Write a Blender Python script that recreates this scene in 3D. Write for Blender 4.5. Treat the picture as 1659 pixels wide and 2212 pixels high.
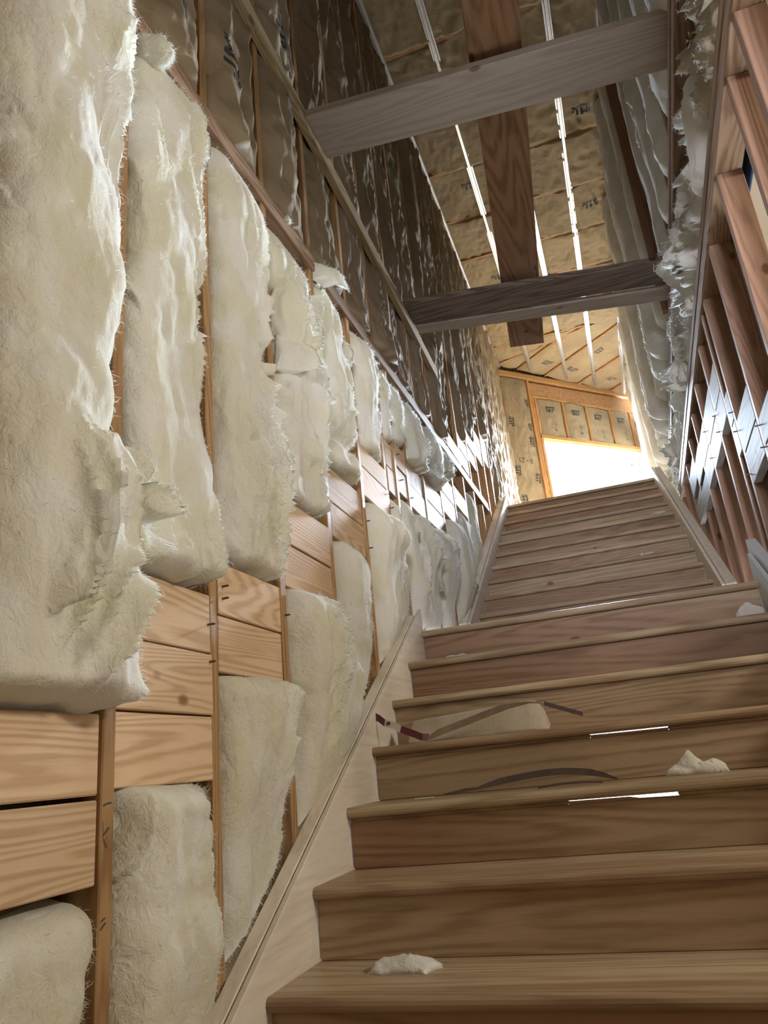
import bpy, math, random
import numpy as np
from mathutils import Matrix, Vector

for o in list(bpy.data.objects):
    bpy.data.objects.remove(o)
scene = bpy.context.scene
COL = scene.collection
S = 0.925                                   # layout units to metres

# ------------------------------------------------------------------ camera
YAW, PITCH, ROLL = 0.2909, 0.3305, 0.1001
def rot(a, b, c):
    ca, sa, cb, sb, cc, sc = math.cos(a), math.sin(a), math.cos(b), math.sin(b), math.cos(c), math.sin(c)
    return (np.array([[ca, -sa, 0], [sa, ca, 0], [0, 0, 1]]) @ np.array([[1, 0, 0], [0, cb, -sb], [0, sb, cb]])
            @ np.array([[cc, 0, sc], [0, 1, 0], [-sc, 0, cc]]))
R_ = rot(YAW, PITCH, ROLL)
cd = bpy.data.cameras.new('camera')
cam = bpy.data.objects.new('camera', cd)
COL.objects.link(cam)
M4 = Matrix.Identity(4)
for i in range(3):
    M4[i][0], M4[i][1], M4[i][2] = R_[i, 0], R_[i, 2], -R_[i, 1]
CAM = np.array([0.9712, -1.8494, 0.4931])
for i in range(3):
    M4[i][3] = CAM[i] * S
cam.matrix_world = M4
cd.sensor_fit = 'HORIZONTAL'
cd.sensor_width = 36
cd.lens = 36 * 1604.56 / 1659
cd.clip_start = 0.02
scene.camera = cam

# ------------------------------------------------------------------ view, sky, lamps
scene.view_settings.view_transform = 'Standard'
scene.view_settings.look = 'None'
scene.view_settings.gamma = 1
scene.view_settings.exposure = 0.0
scene.view_settings.use_curve_mapping = False
w = bpy.data.worlds.new('sky')
scene.world = w
w.use_nodes = True
w.node_tree.nodes['Background'].inputs[0].default_value = (0.86, 0.93, 1.0, 1)
w.node_tree.nodes['Background'].inputs[1].default_value = 6.0

def area(name, loc, direction, sx, sy, power, color):
    l = bpy.data.lights.new(name, 'AREA')
    l.shape = 'RECTANGLE'
    l.size, l.size_y = sx * S, sy * S
    l.energy = power
    l.color = color
    o = bpy.data.objects.new(name, l)
    COL.objects.link(o)
    o.location = Vector(loc) * S
    o.rotation_euler = Vector(direction).to_track_quat('-Z', 'Y').to_euler()
    return o
# daylight behind the big upper window (45 degree wall)
FD = np.array([.664, .747, 0.]); FD /= np.linalg.norm(FD)
FN = np.array([FD[1], -FD[0], 0.])          # into the room
FP0 = np.array([-.07, 8.5, 0.])
def fw(s, z, n=0.0):                         # point on far wall
    return FP0 + FD * s + FN * n + np.array([0, 0, z + .045 * s])
c = fw(1.87, 4.25, -.5)
area('window_skylight', c, (FN[0], FN[1], -.75), 2.3, 2.0, 150, (.72, .85, 1.0))
c = fw(1.87, 4.25, -.2) + np.array([.16, .95, .55]) * 1.3
L1 = area('window_daylight', c, (-.20, -.95, -.36), 2.3, 2.7, 1300, (.70, .83, 1.0))
L1.data.spread = math.radians(56)
area('side_room_window_daylight', (4.6, -.45, 2.38), (-1, .05, -.1), 1.0, .45, 95, (1.0, .92, .80))
area('back_room_lamp', (1.6, -5.2, 2.6), (-.1, 1, -.35), .8, .8, 6, (1.0, .84, .60))
L2 = area('upper_riser_fill', (1.35, -3.0, 2.1), (-.06, 1, .025), .45, .45, 11, (.87, .88, 1.0))  # added fill behind the camera, narrowed and cooled to lift the upper risers
L2.data.spread = math.radians(42)
area('under_stair_lamp', (.95, 3.3, .62), (0, -1, 0), 1.3, .9, 18, (.86, .86, 1.0))

random.seed(4)
RNG = np.random.default_rng(4)
PROFILE_U = 0

# ------------------------------------------------------------------ noise
def _h(ix, iy, iz, seed):
    n = (ix.astype(np.int64) * 374761393 + iy.astype(np.int64) * 668265263 + iz.astype(np.int64) * 2147483647 + seed * 144665) & 0xffffffff
    n = ((n ^ (n >> 13)) * 1274126177) & 0xffffffff
    n = ((n ^ (n >> 16)) * 2246822519) & 0xffffffff
    return ((n ^ (n >> 15)) & 0xffff) / 32767.5 - 1.0
def vn(x, y, z=0., seed=0):
    x, y, z = np.broadcast_arrays(np.asarray(x, float), np.asarray(y, float), np.asarray(z, float))
    fx, fy, fz = np.floor(x), np.floor(y), np.floor(z)
    tx, ty, tz = x - fx, y - fy, z - fz
    sx, sy, sz = tx * tx * (3 - 2 * tx), ty * ty * (3 - 2 * ty), tz * tz * (3 - 2 * tz)
    r = 0
    for a in (0, 1):
        for b in (0, 1):
            for c_ in (0, 1):
                wgt = (sx if a else 1 - sx) * (sy if b else 1 - sy) * (sz if c_ else 1 - sz)
                r = r + wgt * _h(fx + a, fy + b, fz + c_, seed)
    return r
def fbm(x, y, seed=0, o=3):
    r, a = 0, 1.
    for k in range(o):
        r = r + a * vn(x * 2 ** k, y * 2 ** k, k * 3.7, seed + k)
        a *= .5
    return r
def ridge(x, y, seed=0):
    return 1 - np.abs(vn(x, y, .5, seed)) * 2

# ------------------------------------------------------------------ materials
def new_mat(name):
    m = bpy.data.materials.new(name)
    m.use_nodes = True
    nt = m.node_tree
    return m, nt, nt.nodes['Principled BSDF']
def N(nt, t, **kw):
    n = nt.nodes.new(t)
    for k, v in kw.items():
        setattr(n, k, v)
    return n
def ramp(nt, stops):
    r = N(nt, 'ShaderNodeValToRGB')
    e = r.color_ramp.elements
    while len(e) < len(stops):
        e.new(.5)
    for i, (p, c_) in enumerate(stops):
        e[i].position = p
        e[i].color = (*c_, 1)
    return r
def wood(name, axis, light, dark, heart=None, knots=True, rough=.6, freq=9., bump=.15, grain=1.0):
    m, nt, b = new_mat(name)
    L = nt.links.new
    tc = N(nt, 'ShaderNodeTexCoord'); oi = N(nt, 'ShaderNodeObjectInfo')
    vm = N(nt, 'ShaderNodeVectorMath', operation='MULTIPLY_ADD')
    L(oi.outputs['Random'], vm.inputs[0]); vm.inputs[1].default_value = (37, 53, 71)
    L(tc.outputs['Object'], vm.inputs[2])
    mp = N(nt, 'ShaderNodeMapping')
    sc = [9., 9., 9.]; sc['xyz'.index(axis)] = .75
    mp.inputs['Scale'].default_value = sc
    L(vm.outputs[0], mp.inputs['Vector'])
    n1 = N(nt, 'ShaderNodeTexNoise'); n1.inputs['Scale'].default_value = .55; n1.inputs['Detail'].default_value = 1.5; n1.inputs['Distortion'].default_value = .25
    L(mp.outputs[0], n1.inputs['Vector'])
    mu = N(nt, 'ShaderNodeMath', operation='MULTIPLY'); mu.inputs[1].default_value = freq * 6.28 * 3.2
    L(n1.outputs['Fac'], mu.inputs[0])
    si = N(nt, 'ShaderNodeMath', operation='SINE'); L(mu.outputs[0], si.inputs[0])
    n2 = N(nt, 'ShaderNodeTexNoise'); n2.inputs['Scale'].default_value = 9.; n2.inputs['Detail'].default_value = 2
    L(mp.outputs[0], n2.inputs['Vector'])
    ma = N(nt, 'ShaderNodeMath', operation='MULTIPLY_ADD'); ma.inputs[1].default_value = .28 * grain
    L(si.outputs[0], ma.inputs[0]); L(n2.outputs['Fac'], ma.inputs[2])
    rp = ramp(nt, [(.30, light), (.62, tuple(.5 * a + .5 * b_ for a, b_ in zip(light, dark))), (.80, dark)])
    L(ma.outputs[0], rp.inputs[0])
    col = rp.outputs[0]
    if heart:
        n3 = N(nt, 'ShaderNodeTexNoise'); n3.inputs['Scale'].default_value = .33; n3.inputs['Detail'].default_value = 0
        L(mp.outputs[0], n3.inputs['Vector'])
        r3 = ramp(nt, [(.5, (0, 0, 0)), (.58, (1, 1, 1))]); L(n3.outputs['Fac'], r3.inputs[0])
        mx = N(nt, 'ShaderNodeMix', data_type='RGBA', blend_type='MULTIPLY'); L(r3.outputs[0], mx.inputs[0])
        L(col, mx.inputs[6]); mx.inputs[7].default_value = (*heart, 1); col = mx.outputs[2]
    # whole-board tone variation
    hv = N(nt, 'ShaderNodeHueSaturation'); mr = N(nt, 'ShaderNodeMapRange'); mr.inputs['To Min'].default_value = .84; mr.inputs['To Max'].default_value = 1.14
    L(oi.outputs['Random'], mr.inputs[0]); L(mr.outputs[0], hv.inputs['Value']); L(col, hv.inputs['Color']); col = hv.outputs[0]
    if knots:
        mk = N(nt, 'ShaderNodeMapping'); s2 = [5.5] * 3; s2['xyz'.index(axis)] = 3.2
        mk.inputs['Scale'].default_value = s2; L(vm.outputs[0], mk.inputs['Vector'])
        vo = N(nt, 'ShaderNodeTexVoronoi'); vo.inputs['Scale'].default_value = 1.; vo.inputs['Randomness'].default_value = 1
        L(mk.outputs[0], vo.inputs['Vector'])
        rk = ramp(nt, [(.06, (1, 1, 1)), (.10, (0, 0, 0))]); L(vo.outputs['Distance'], rk.inputs[0])
        mx2 = N(nt, 'ShaderNodeMix', data_type='RGBA'); L(rk.outputs[0], mx2.inputs[0]); L(col, mx2.inputs[6])
        mx2.inputs[7].default_value = (dark[0] * .55, dark[1] * .44, dark[2] * .38, 1); col = mx2.outputs[2]
    L(col, b.inputs['Base Color'])
    b.inputs['Roughness'].default_value = rough
    b.inputs['Specular IOR Level'].default_value = .015 if 'block' in name else .2
    bp = N(nt, 'ShaderNodeBump'); bp.inputs['Strength'].default_value = bump; bp.inputs['Distance'].default_value = .004
    L(ma.outputs[0], bp.inputs['Height']); L(bp.outputs[0], b.inputs['Normal'])
    return m
def plain(name, colr, rough=.6, metal=0., nscale=0, nvar=.1, bump=0., bscale=40.):
    m, nt, b = new_mat(name)
    b.inputs['Base Color'].default_value = (*colr, 1)
    b.inputs['Roughness'].default_value = rough
    b.inputs['Metallic'].default_value = metal
    tc = N(nt, 'ShaderNodeTexCoord')
    if nscale:
        n = N(nt, 'ShaderNodeTexNoise'); n.inputs['Scale'].default_value = nscale; n.inputs['Detail'].default_value = 3
        nt.links.new(tc.outputs['Object'], n.inputs['Vector'])
        r = ramp(nt, [(.3, tuple(v * (1 - nvar) for v in colr)), (.7, tuple(min(1, v * (1 + nvar)) for v in colr))])
        nt.links.new(n.outputs['Fac'], r.inputs[0]); nt.links.new(r.outputs[0], b.inputs['Base Color'])
    if bump:
        n = N(nt, 'ShaderNodeTexNoise'); n.inputs['Scale'].default_value = bscale; n.inputs['Detail'].default_value = 4
        nt.links.new(tc.outputs['Object'], n.inputs['Vector'])
        bp = N(nt, 'ShaderNodeBump'); bp.inputs['Strength'].default_value = bump; bp.inputs['Distance'].default_value = .01
        nt.links.new(n.outputs['Fac'], bp.inputs['Height']); nt.links.new(bp.outputs[0], b.inputs['Normal'])
    return m
def fibre_mat(name, base, tint):
    m, nt, b = new_mat(name)
    L = nt.links.new
    tc = N(nt, 'ShaderNodeTexCoord'); oi = N(nt, 'ShaderNodeObjectInfo')
    vm = N(nt, 'ShaderNodeVectorMath', operation='MULTIPLY_ADD'); L(oi.outputs['Random'], vm.inputs[0]); vm.inputs[1].default_value = (31, 17, 43); L(tc.outputs['Object'], vm.inputs[2])
    n = N(nt, 'ShaderNodeTexNoise'); n.inputs['Scale'].default_value = 6; n.inputs['Detail'].default_value = 3
    L(vm.outputs[0], n.inputs['Vector'])
    r = ramp(nt, [(.38, tint), (.62, base)]); L(n.outputs['Fac'], r.inputs[0]); L(r.outputs[0], b.inputs['Base Color'])
    b.inputs['Roughness'].default_value = 1.
    b.inputs['Specular IOR Level'].default_value = .1
    b.inputs['Sheen Weight'].default_value = .35
    b.inputs['Sheen Roughness'].default_value = .4
    mp = N(nt, 'ShaderNodeMapping'); mp.inputs['Scale'].default_value = (120, 120, 45); mp.inputs['Rotation'].default_value = (.3, 0, 0)
    L(vm.outputs[0], mp.inputs[0])
    n2 = N(nt, 'ShaderNodeTexNoise'); n2.inputs['Scale'].default_value = 1.; n2.inputs['Detail'].default_value = 4; n2.inputs['Roughness'].default_value = .7; n2.inputs['Distortion'].default_value = .8
    L(mp.outputs[0], n2.inputs['Vector'])
    n4 = N(nt, 'ShaderNodeTexNoise'); n4.inputs['Scale'].default_value = 26; n4.inputs['Detail'].default_value = 5; n4.inputs['Roughness'].default_value = .62; n4.inputs['Distortion'].default_value = .6
    L(vm.outputs[0], n4.inputs['Vector'])
    b4 = N(nt, 'ShaderNodeBump'); b4.inputs['Strength'].default_value = .42; b4.inputs['Distance'].default_value = .022
    L(n4.outputs['Fac'], b4.inputs['Height'])
    bp = N(nt, 'ShaderNodeBump'); L(b4.outputs[0], bp.inputs['Normal']); bp.inputs['Strength'].default_value = .28; bp.inputs['Distance'].default_value = .008
    L(n2.outputs['Fac'], bp.inputs['Height']); L(bp.outputs[0], b.inputs['Normal'])
    tr = N(nt, 'ShaderNodeBsdfTranslucent'); L(r.outputs[0], tr.inputs[0])
    ms = N(nt, 'ShaderNodeMixShader'); ms.inputs[0].default_value = .25
    L(b.outputs[0], ms.inputs[1]); L(tr.outputs[0], ms.inputs[2])
    L(ms.outputs[0], nt.nodes['Material Output'].inputs[0])
    return m
def kraft_mat(name, c1, c2):
    m, nt, b = new_mat(name)
    L = nt.links.new
    tc = N(nt, 'ShaderNodeTexCoord'); oi = N(nt, 'ShaderNodeObjectInfo')
    vm = N(nt, 'ShaderNodeVectorMath', operation='MULTIPLY_ADD'); L(oi.outputs['Random'], vm.inputs[0]); vm.inputs[1].default_value = (31, 17, 43); L(tc.outputs['Object'], vm.inputs[2])
    n = N(nt, 'ShaderNodeTexNoise'); n.inputs['Scale'].default_value = 3; n.inputs['Detail'].default_value = 4
    L(vm.outputs[0], n.inputs['Vector'])
    r = ramp(nt, [(.35, c1), (.65, c2)]); L(n.outputs['Fac'], r.inputs[0]); L(r.outputs[0], b.inputs['Base Color'])
    b.inputs['Roughness'].default_value = .72
    b.inputs['Specular IOR Level'].default_value = .07
    v = N(nt, 'ShaderNodeTexVoronoi', feature='DISTANCE_TO_EDGE'); v.inputs['Scale'].default_value = 14
    n2 = N(nt, 'ShaderNodeTexNoise'); n2.inputs['Scale'].default_value = 11; n2.inputs['Detail'].default_value = 3; n2.inputs['Distortion'].default_value = 1.2
    L(vm.outputs[0], v.inputs['Vector']); L(vm.outputs[0], n2.inputs['Vector'])
    ad = N(nt, 'ShaderNodeMath', operation='MULTIPLY_ADD'); L(v.outputs['Distance'], ad.inputs[0]); ad.inputs[1].default_value = .8; L(n2.outputs['Fac'], ad.inputs[2])
    bp = N(nt, 'ShaderNodeBump'); bp.inputs['Strength'].default_value = .3; bp.inputs['Distance'].default_value = .02
    L(ad.outputs[0], bp.inputs['Height']); L(bp.outputs[0], b.inputs['Normal'])
    return m

STUD = wood('stud_fir', 'z', (.42, .26, .125), (.29, .16, .07), knots=False)
STUD_Y = wood('plate_fir', 'y', (.30, .20, .13), (.18, .11, .065), knots=False)
STUD_X = wood('joist_fir', 'x', (.50, .29, .13), (.33, .17, .07), knots=False)
GREY_Z = wood('weathered_stud', 'z', (.33, .20, .135), (.24, .14, .09), knots=True)
RBLOCK = wood('dimmed_blocking', 'y', (.37, .34, .31), (.28, .255, .23), knots=True, freq=7)  # base colour darkened to offset the strong window light on the right blocking
BLOCK = wood('blocking_fir', 'y', (.62, .455, .30), (.49, .335, .205), knots=True, freq=13, grain=1.25)
TREAD = wood('pine_tread', 'x', (.44, .35, .23), (.32, .235, .145), heart=(.80, .72, .70), knots=False, rough=.42, freq=6)
RISER = wood('pine_riser', 'x', (.39, .285, .18), (.28, .19, .11), heart=(.78, .66, .64), knots=True, rough=.5, freq=6)
SKIRT = wood('pale_skirt', 'y', (.74, .67, .57), (.65, .565, .46), knots=False, freq=3, grain=.6)
SKIRT_TOP = wood('skirt_edge', 'y', (.52, .42, .29), (.42, .32, .21), knots=False)
GREYB = wood('grey_plank', 'x', (.40, .345, .285), (.33, .28, .23), knots=True, freq=4)
DARKB = wood('dark_plank', 'x', (.17, .13, .10), (.085, .062, .048), knots=True, freq=5)
PLANKB = wood('brown_plank', 'y', (.26, .145, .075), (.17, .088, .042), knots=True, freq=5)
LEDGER = wood('ledger_lumber', 'y', (.40, .30, .165), (.27, .19, .09), knots=True)
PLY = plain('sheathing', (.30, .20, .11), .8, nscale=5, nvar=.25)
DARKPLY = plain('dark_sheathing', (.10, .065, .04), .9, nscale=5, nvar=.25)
FIB = fibre_mat('glass_fibre', (.85, .835, .76), (.78, .755, .58))
FIBG = fibre_mat('glass_fibre_pale', (.84, .83, .79), (.74, .71, .62))
FIBT = fibre_mat('glass_fibre_tan', (.60, .52, .40), (.50, .42, .30))
WISP, nt, b = new_mat('loose_fibres')
b.inputs['Base Color'].default_value = (.88, .87, .82, 1); b.inputs['Roughness'].default_value = 1
tr = N(nt, 'ShaderNodeBsdfTranslucent'); tr.inputs[0].default_value = (.88, .87, .82, 1)
ms = N(nt, 'ShaderNodeMixShader'); ms.inputs[0].default_value = .5
nt.links.new(b.outputs[0], ms.inputs[1]); nt.links.new(tr.outputs[0], ms.inputs[2]); nt.links.new(ms.outputs[0], nt.nodes['Material Output'].inputs[0])
KRAFT = kraft_mat('kraft_paper_shaded', (.235, .178, .112), (.30, .232, .152))  # darker copy of one paper, shade of the upper left wall in its colour
KRAFT_LIT = kraft_mat('kraft_paper_lit', (.34, .265, .165), (.41, .325, .205))  # same paper, lit copy for the ceiling and the window end
INK = plain('black_ink', (.05, .05, .052), .6)
METAL = plain('galvanised_steel', (.72, .74, .76), .32, metal=.9, nscale=30, nvar=.08)
WHITE = plain('white_vinyl', (.85, .86, .88), .4, nscale=8, nvar=.03)
BLUE = plain('blue_housewrap', (.015, .06, .16), .5, nscale=10, nvar=.2)
STRAP = plain('dark_strap', (.075, .05, .042), .5, nscale=20, nvar=.2)
STRAPB = plain('brown_strap', (.20, .14, .095), .6, nscale=20, nvar=.2)
RED = plain('dark_red_print', (.12, .018, .022), .5, nscale=20, nvar=.15)
LABEL = plain('white_print', (.62, .56, .47), .6, nscale=20, nvar=.06)
GREEN = plain('green_print', (.03, .06, .035), .6, nscale=20, nvar=.1)
PLASTER = plain('room_plaster', (.45, .37, .27), .9, nscale=4, nvar=.06)
FLOORM = wood('subfloor', 'y', (.40, .28, .16), (.30, .2, .11), knots=False)
GREYSKIRT = plain('primed_board', (.52, .55, .56), .6, nscale=12, nvar=.05)
NAIL = plain('nail_steel', (.12, .12, .12), .4, metal=.8)

# ------------------------------------------------------------------ geometry container
class G:
    def __init__(self):
        self.v, self.f, self.m, self.n = [], [], [], 0
    def add(self, verts, faces, mi=0):
        verts = np.asarray(verts, float).reshape(-1, 3)
        self.v.append(verts)
        for f in faces:
            self.f.append(tuple(int(i) + self.n for i in f)); self.m.append(mi)
        self.n += len(verts)
    def grid(self, P, mi=0, close=False):
        nu, nv = P.shape[:2]
        idx = np.arange(nu * nv).reshape(nu, nv) + self.n
        self.v.append(P.reshape(-1, 3)); self.n += nu * nv
        q = np.stack([idx[:-1, :-1], idx[1:, :-1], idx[1:, 1:], idx[:-1, 1:]], -1).reshape(-1, 4)
        self.f.extend(map(tuple, q.tolist())); self.m.extend([mi] * len(q))
        return idx
    def box(self, x0, x1, y0, y1, z0, z1, mi=0):
        self.hexa([(x0, y0, z0), (x1, y0, z0), (x1, y1, z0), (x0, y1, z0), (x0, y0, z1), (x1, y0, z1), (x1, y1, z1), (x0, y1, z1)], mi)
    def hexa(self, c8, mi=0, bevel=.003):
        # eight corners: bottom loop then top loop; chamfered edges
        c8 = np.asarray(c8, float)
        ctr = c8.mean(0)
        F = [(0, 3, 2, 1), (4, 5, 6, 7), (0, 1, 5, 4), (1, 2, 6, 5), (2, 3, 7, 6), (3, 0, 4, 7)]
        V = []; faces = []; look = {}
        for fi, f in enumerate(F):
            pts = c8[list(f)]
            for k in range(4):
                p, a, b_ = pts[k], pts[k - 1], pts[(k + 1) % 4]
                da, db = a - p, b_ - p
                la, lb = np.linalg.norm(da), np.linalg.norm(db)
                q = p + da / la * min(bevel, la * .3) + db / lb * min(bevel, lb * .3)
                look[(fi, f[k])] = len(V); V.append(q)
            faces.append(tuple(look[(fi, i)] for i in f))
        ed = {}
        for fi, f in enumerate(F):
            for k in range(4):
                ed.setdefault(frozenset((f[k], f[(k + 1) % 4])), []).append(fi)
        for e, (fa, fb) in ed.items():
            i, j = tuple(e)
            f = F[fa]
            if f[(f.index(i) + 1) % 4] != j:
                i, j = j, i
            faces.append((look[(fa, j)], look[(fa, i)], look[(fb, i)], look[(fb, j)]))
        for i in range(8):
            fs = [fi for fi, f in enumerate(F) if i in f]
            tri = [look[(fi, i)] for fi in fs]
            pa, pb, pc = (V[t] for t in tri)
            if np.dot(np.cross(pb - pa, pc - pa), c8[i] - ctr) < 0:
                tri = tri[::-1]
            faces.append(tuple(tri))
        self.add(V, faces, mi)
    def bar(self, p0, p1, w_dir, w, h_dir, h, mi=0):
        # bar from p0 to p1 whose section grows by w along w_dir and h along h_dir
        p0, p1, a, b_ = (np.asarray(t, float) for t in (p0, p1, w_dir, h_dir))
        a = a * w; b_ = b_ * h
        c8 = [p0, p0 + a, p1 + a, p1, p0 + b_, p0 + a + b_, p1 + a + b_, p1 + b_]
        if np.dot(np.cross(a, p1 - p0), b_) < 0:
            c8 = [p0, p1, p1 + a, p0 + a, p0 + b_, p1 + b_, p1 + a + b_, p0 + a + b_]
        self.hexa(c8, mi)
    def build(self, name, mats, parent=None, smooth=False, label=None, cat=None, group=None, kind=None):
        V = np.concatenate(self.v)
        if parent is None:
            org = np.array([(V[:, 0].min() + V[:, 0].max()) / 2, (V[:, 1].min() + V[:, 1].max()) / 2, V[:, 2].min()])
        else:
            org = np.array(parent['org_tmp'])
        me = bpy.data.meshes.new(name)
        me.from_pydata(((V - org) * S).tolist(), [], self.f)
        if not isinstance(mats, (list, tuple)):
            mats = [mats]
        for mt in mats:
            me.materials.append(mt)
        if len(mats) > 1:
            me.polygons.foreach_set('material_index', self.m)
        if smooth:
            me.polygons.foreach_set('use_smooth', [True] * len(me.polygons))
        me.update()
        o = bpy.data.objects.new(name, me)
        COL.objects.link(o)
        if parent is None:
            o.location = Vector(org) * S
            o['org_tmp'] = [float(t) for t in org]
        else:
            o.parent = parent
            o['org_tmp'] = [float(t) for t in org]
        props(o, label, cat, group, kind)
        return o
def props(o, label=None, cat=None, group=None, kind=None):
    for k, v in (('label', label), ('category', cat), ('group', group), ('kind', kind)):
        if v: o[k] = v
def root(name, org, label=None, cat=None, group=None, kind=None):
    o = bpy.data.objects.new(name, None)
    COL.objects.link(o)
    o.location = Vector(org) * S
    o.empty_display_size = .1
    o['org_tmp'] = [float(t) for t in org]
    props(o, label, cat, group, kind)
    return o
ORD = ['zeroth', 'first', 'second', 'third', 'fourth', 'fifth', 'sixth', 'seventh', 'eighth', 'ninth', 'tenth', 'eleventh', 'twelfth',
       'thirteenth', 'fourteenth', 'fifteenth', 'sixteenth', 'seventeenth', 'eighteenth', 'nineteenth', 'twentieth', 'twenty-first', 'twenty-second']
EX, EY, EZ = np.eye(3)

# ================================================================== STRUCTURE
RISE, RUN = .19, .3073
UY, UZ, URUN, URISE = 3.4842, 1.4843, .3087, .18902
XW = -.07                                    # stud face of the left wall
XR = 1.6
def xrw(y): return 1.67 + .0155 * y          # stud face of the right wall, lower part
def xru(y): return 1.655 + .030 * y          # stud face of the right wall, upper part

# ---- room behind and below
g = G(); g.box(-.6, 5.2, -7, .0, -.62, -.57); g.build('floor', FLOORM, kind='structure')
g = G(); g.box(-.6, 5.2, -7.1, -7, -.6, 3.0); g.build('wall_back', PLASTER, kind='structure')
g = G(); g.box(5.2, 5.3, -7, 2.2, -.6, 3.0); g.build('wall_room', PLASTER, kind='structure')
g = G(); g.box(1.9, 5.2, 2.1, 2.2, -.6, 3.0); g.build('wall_partition', PLASTER, kind='structure')
g = G(); g.box(-.6, 5.2, -7, -1.25, 2.92, 3.0); g.box(1.9, 5.3, -1.25, 2.2, 2.92, 3.0); g.build('ceiling_lower', PLASTER, kind='structure')
g = G(); g.box(-.6, 2.4, -1.33, -1.25, 2.92, 6.6); g.build('wall_header', PLASTER, kind='structure')

# ---- left wall
def plate_z(y): return 2.652 + .0298 * (y + .56)
LW = root('wall_left', (XW, 3, 0), kind='structure')
LY = [-1.4, -.955, -.512, -.0725, .3655, .8465, 1.30, 1.75, 1.935, 2.195, 2.60, 3.11, 3.60, 4.07, 4.52, 4.98, 5.43, 5.88, 6.33, 6.78, 7.22, 7.66, 8.08, 8.42]
SW = .0205
for i, y in enumerate(LY):
    g = G(); jx = RNG.uniform(-.006, .006)
    zt = plate_z(y) if y < 5.3 else 6.22
    g.box(-.215, XW + jx, y - SW, y + SW, -.6, zt)
    g.build('stud', STUD, LW)
    if y < 5.3 and y != 1.935:
        g = G(); g.box(-.215, XW + jx * .5, y - SW, y + SW, zt + .09, 6.22)
        g.build('upper_stud', STUD, LW)
for k in range(2):
    g = G()
    dz = k * .046
    g.hexa([(-.215, -1.5, plate_z(-1.5) + dz), (XW + .014 - .006 * k, -1.5, plate_z(-1.5) + dz), (XW + .014 - .006 * k, 5.27, plate_z(5.27) + dz), (-.215, 5.27, plate_z(5.27) + dz),
            (-.215, -1.5, plate_z(-1.5) + dz + .042), (XW + .014 - .006 * k, -1.5, plate_z(-1.5) + dz + .042), (XW + .014 - .006 * k, 5.27, plate_z(5.27) + dz + .042), (-.215, 5.27, plate_z(5.27) + dz + .042)])
    g.build('top_plate', STUD_Y, LW)
g = G(); g.box(-.215, XW, -1.5, 8.5, 6.2, 6.24); g.build('cap_plate', STUD_Y, LW)
g = G(); g.box(-.26, -.215, -7, 8.9, -.6, 6.7); g.build('sheathing', PLY, LW)
BL = [(-.95, -.534, [(.333, .487), (.496, .653)]), (-.49, -.095, [(.505, .66), (.665, .82), (.826, .982)]), (-.05, .344, [(.78, .935), (.94, 1.09)]),
      (.388, .824, [(1.105, 1.26), (1.266, 1.43)]), (.869, 1.278, [(1.41, 1.56), (1.566, 1.725)]), (1.322, 1.728, [(1.735, 1.887), (1.895, 2.01)]),
      (1.772, 1.913, [(1.905, 2.055), (2.062, 2.216)]), (1.957, 2.173, [(1.97, 2.12), (2.128, 2.275)]), (2.217, 2.578, [(1.95, 2.10), (2.105, 2.25)]),
      (2.622, 3.088, [(1.98, 2.13), (2.137, 2.29)]), (3.132, 3.578, [(2.2, 2.36), (2.366, 2.525)]), (3.622, 4.048, [(2.40, 2.56), (2.90, 3.05)]),
      (4.092, 4.498, [(2.93, 3.08), (3.085, 3.235)]), (4.542, 4.958, [(3.15, 3.30), (3.305, 3.46)]), (5.002, 5.408, [(3.36, 3.51), (3.516, 3.67)]), (5.452, 5.858, [(3.5, 3.65), (3.655, 3.81)])]
for y0, y1, zs in BL:
    for z0, z1 in zs:
        g = G(); dx = RNG.uniform(-.006, .002)
        g.box(-.11, XW + dx, y0, y1, z0, z1)
        g.build('blocking_board', BLOCK, LW)
# pencil marks on the first stud, nails on the blocks
def pencil(lines, z):
    g = G()
    for (ya, za), (yb, zb) in lines:
        g.bar((XW + .0075, ya, z + za), (XW + .0075, yb, z + zb), EZ, .0032, EX, .0012)
    g.build('pencil_mark', INK, LW, label='black pencil mark on the stud edge')
pencil([((-.528, -.004), (-.516, 0)), ((-.516, 0), (-.503, 0))], .478)
pencil([((-.529, .03), (-.527, .0)), ((-.527, .0), (-.515, -.02)), ((-.527, .004), (-.508, .018))], .415)
pencil([((-.527, .006), (-.514, .011)), ((-.528, -.008), (-.512, .003))], .262)
for y, z in [(-.11, .80), (-.108, .9), (-.03, 1.02), (-.03, .985), (.37, 1.0), (2.02, 2.05), (1.99, 2.2), (1.32, 1.6), (1.32, 1.7), (1.33, 1.47), (1.76, 1.8), (1.76, 1.88), (2.21, 2.0)]:
    g = G(); g.box(XW - .01, XW + .02, y - .003, y + .003, z - .003, z + .003); g.build('nail', NAIL, LW)

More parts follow.
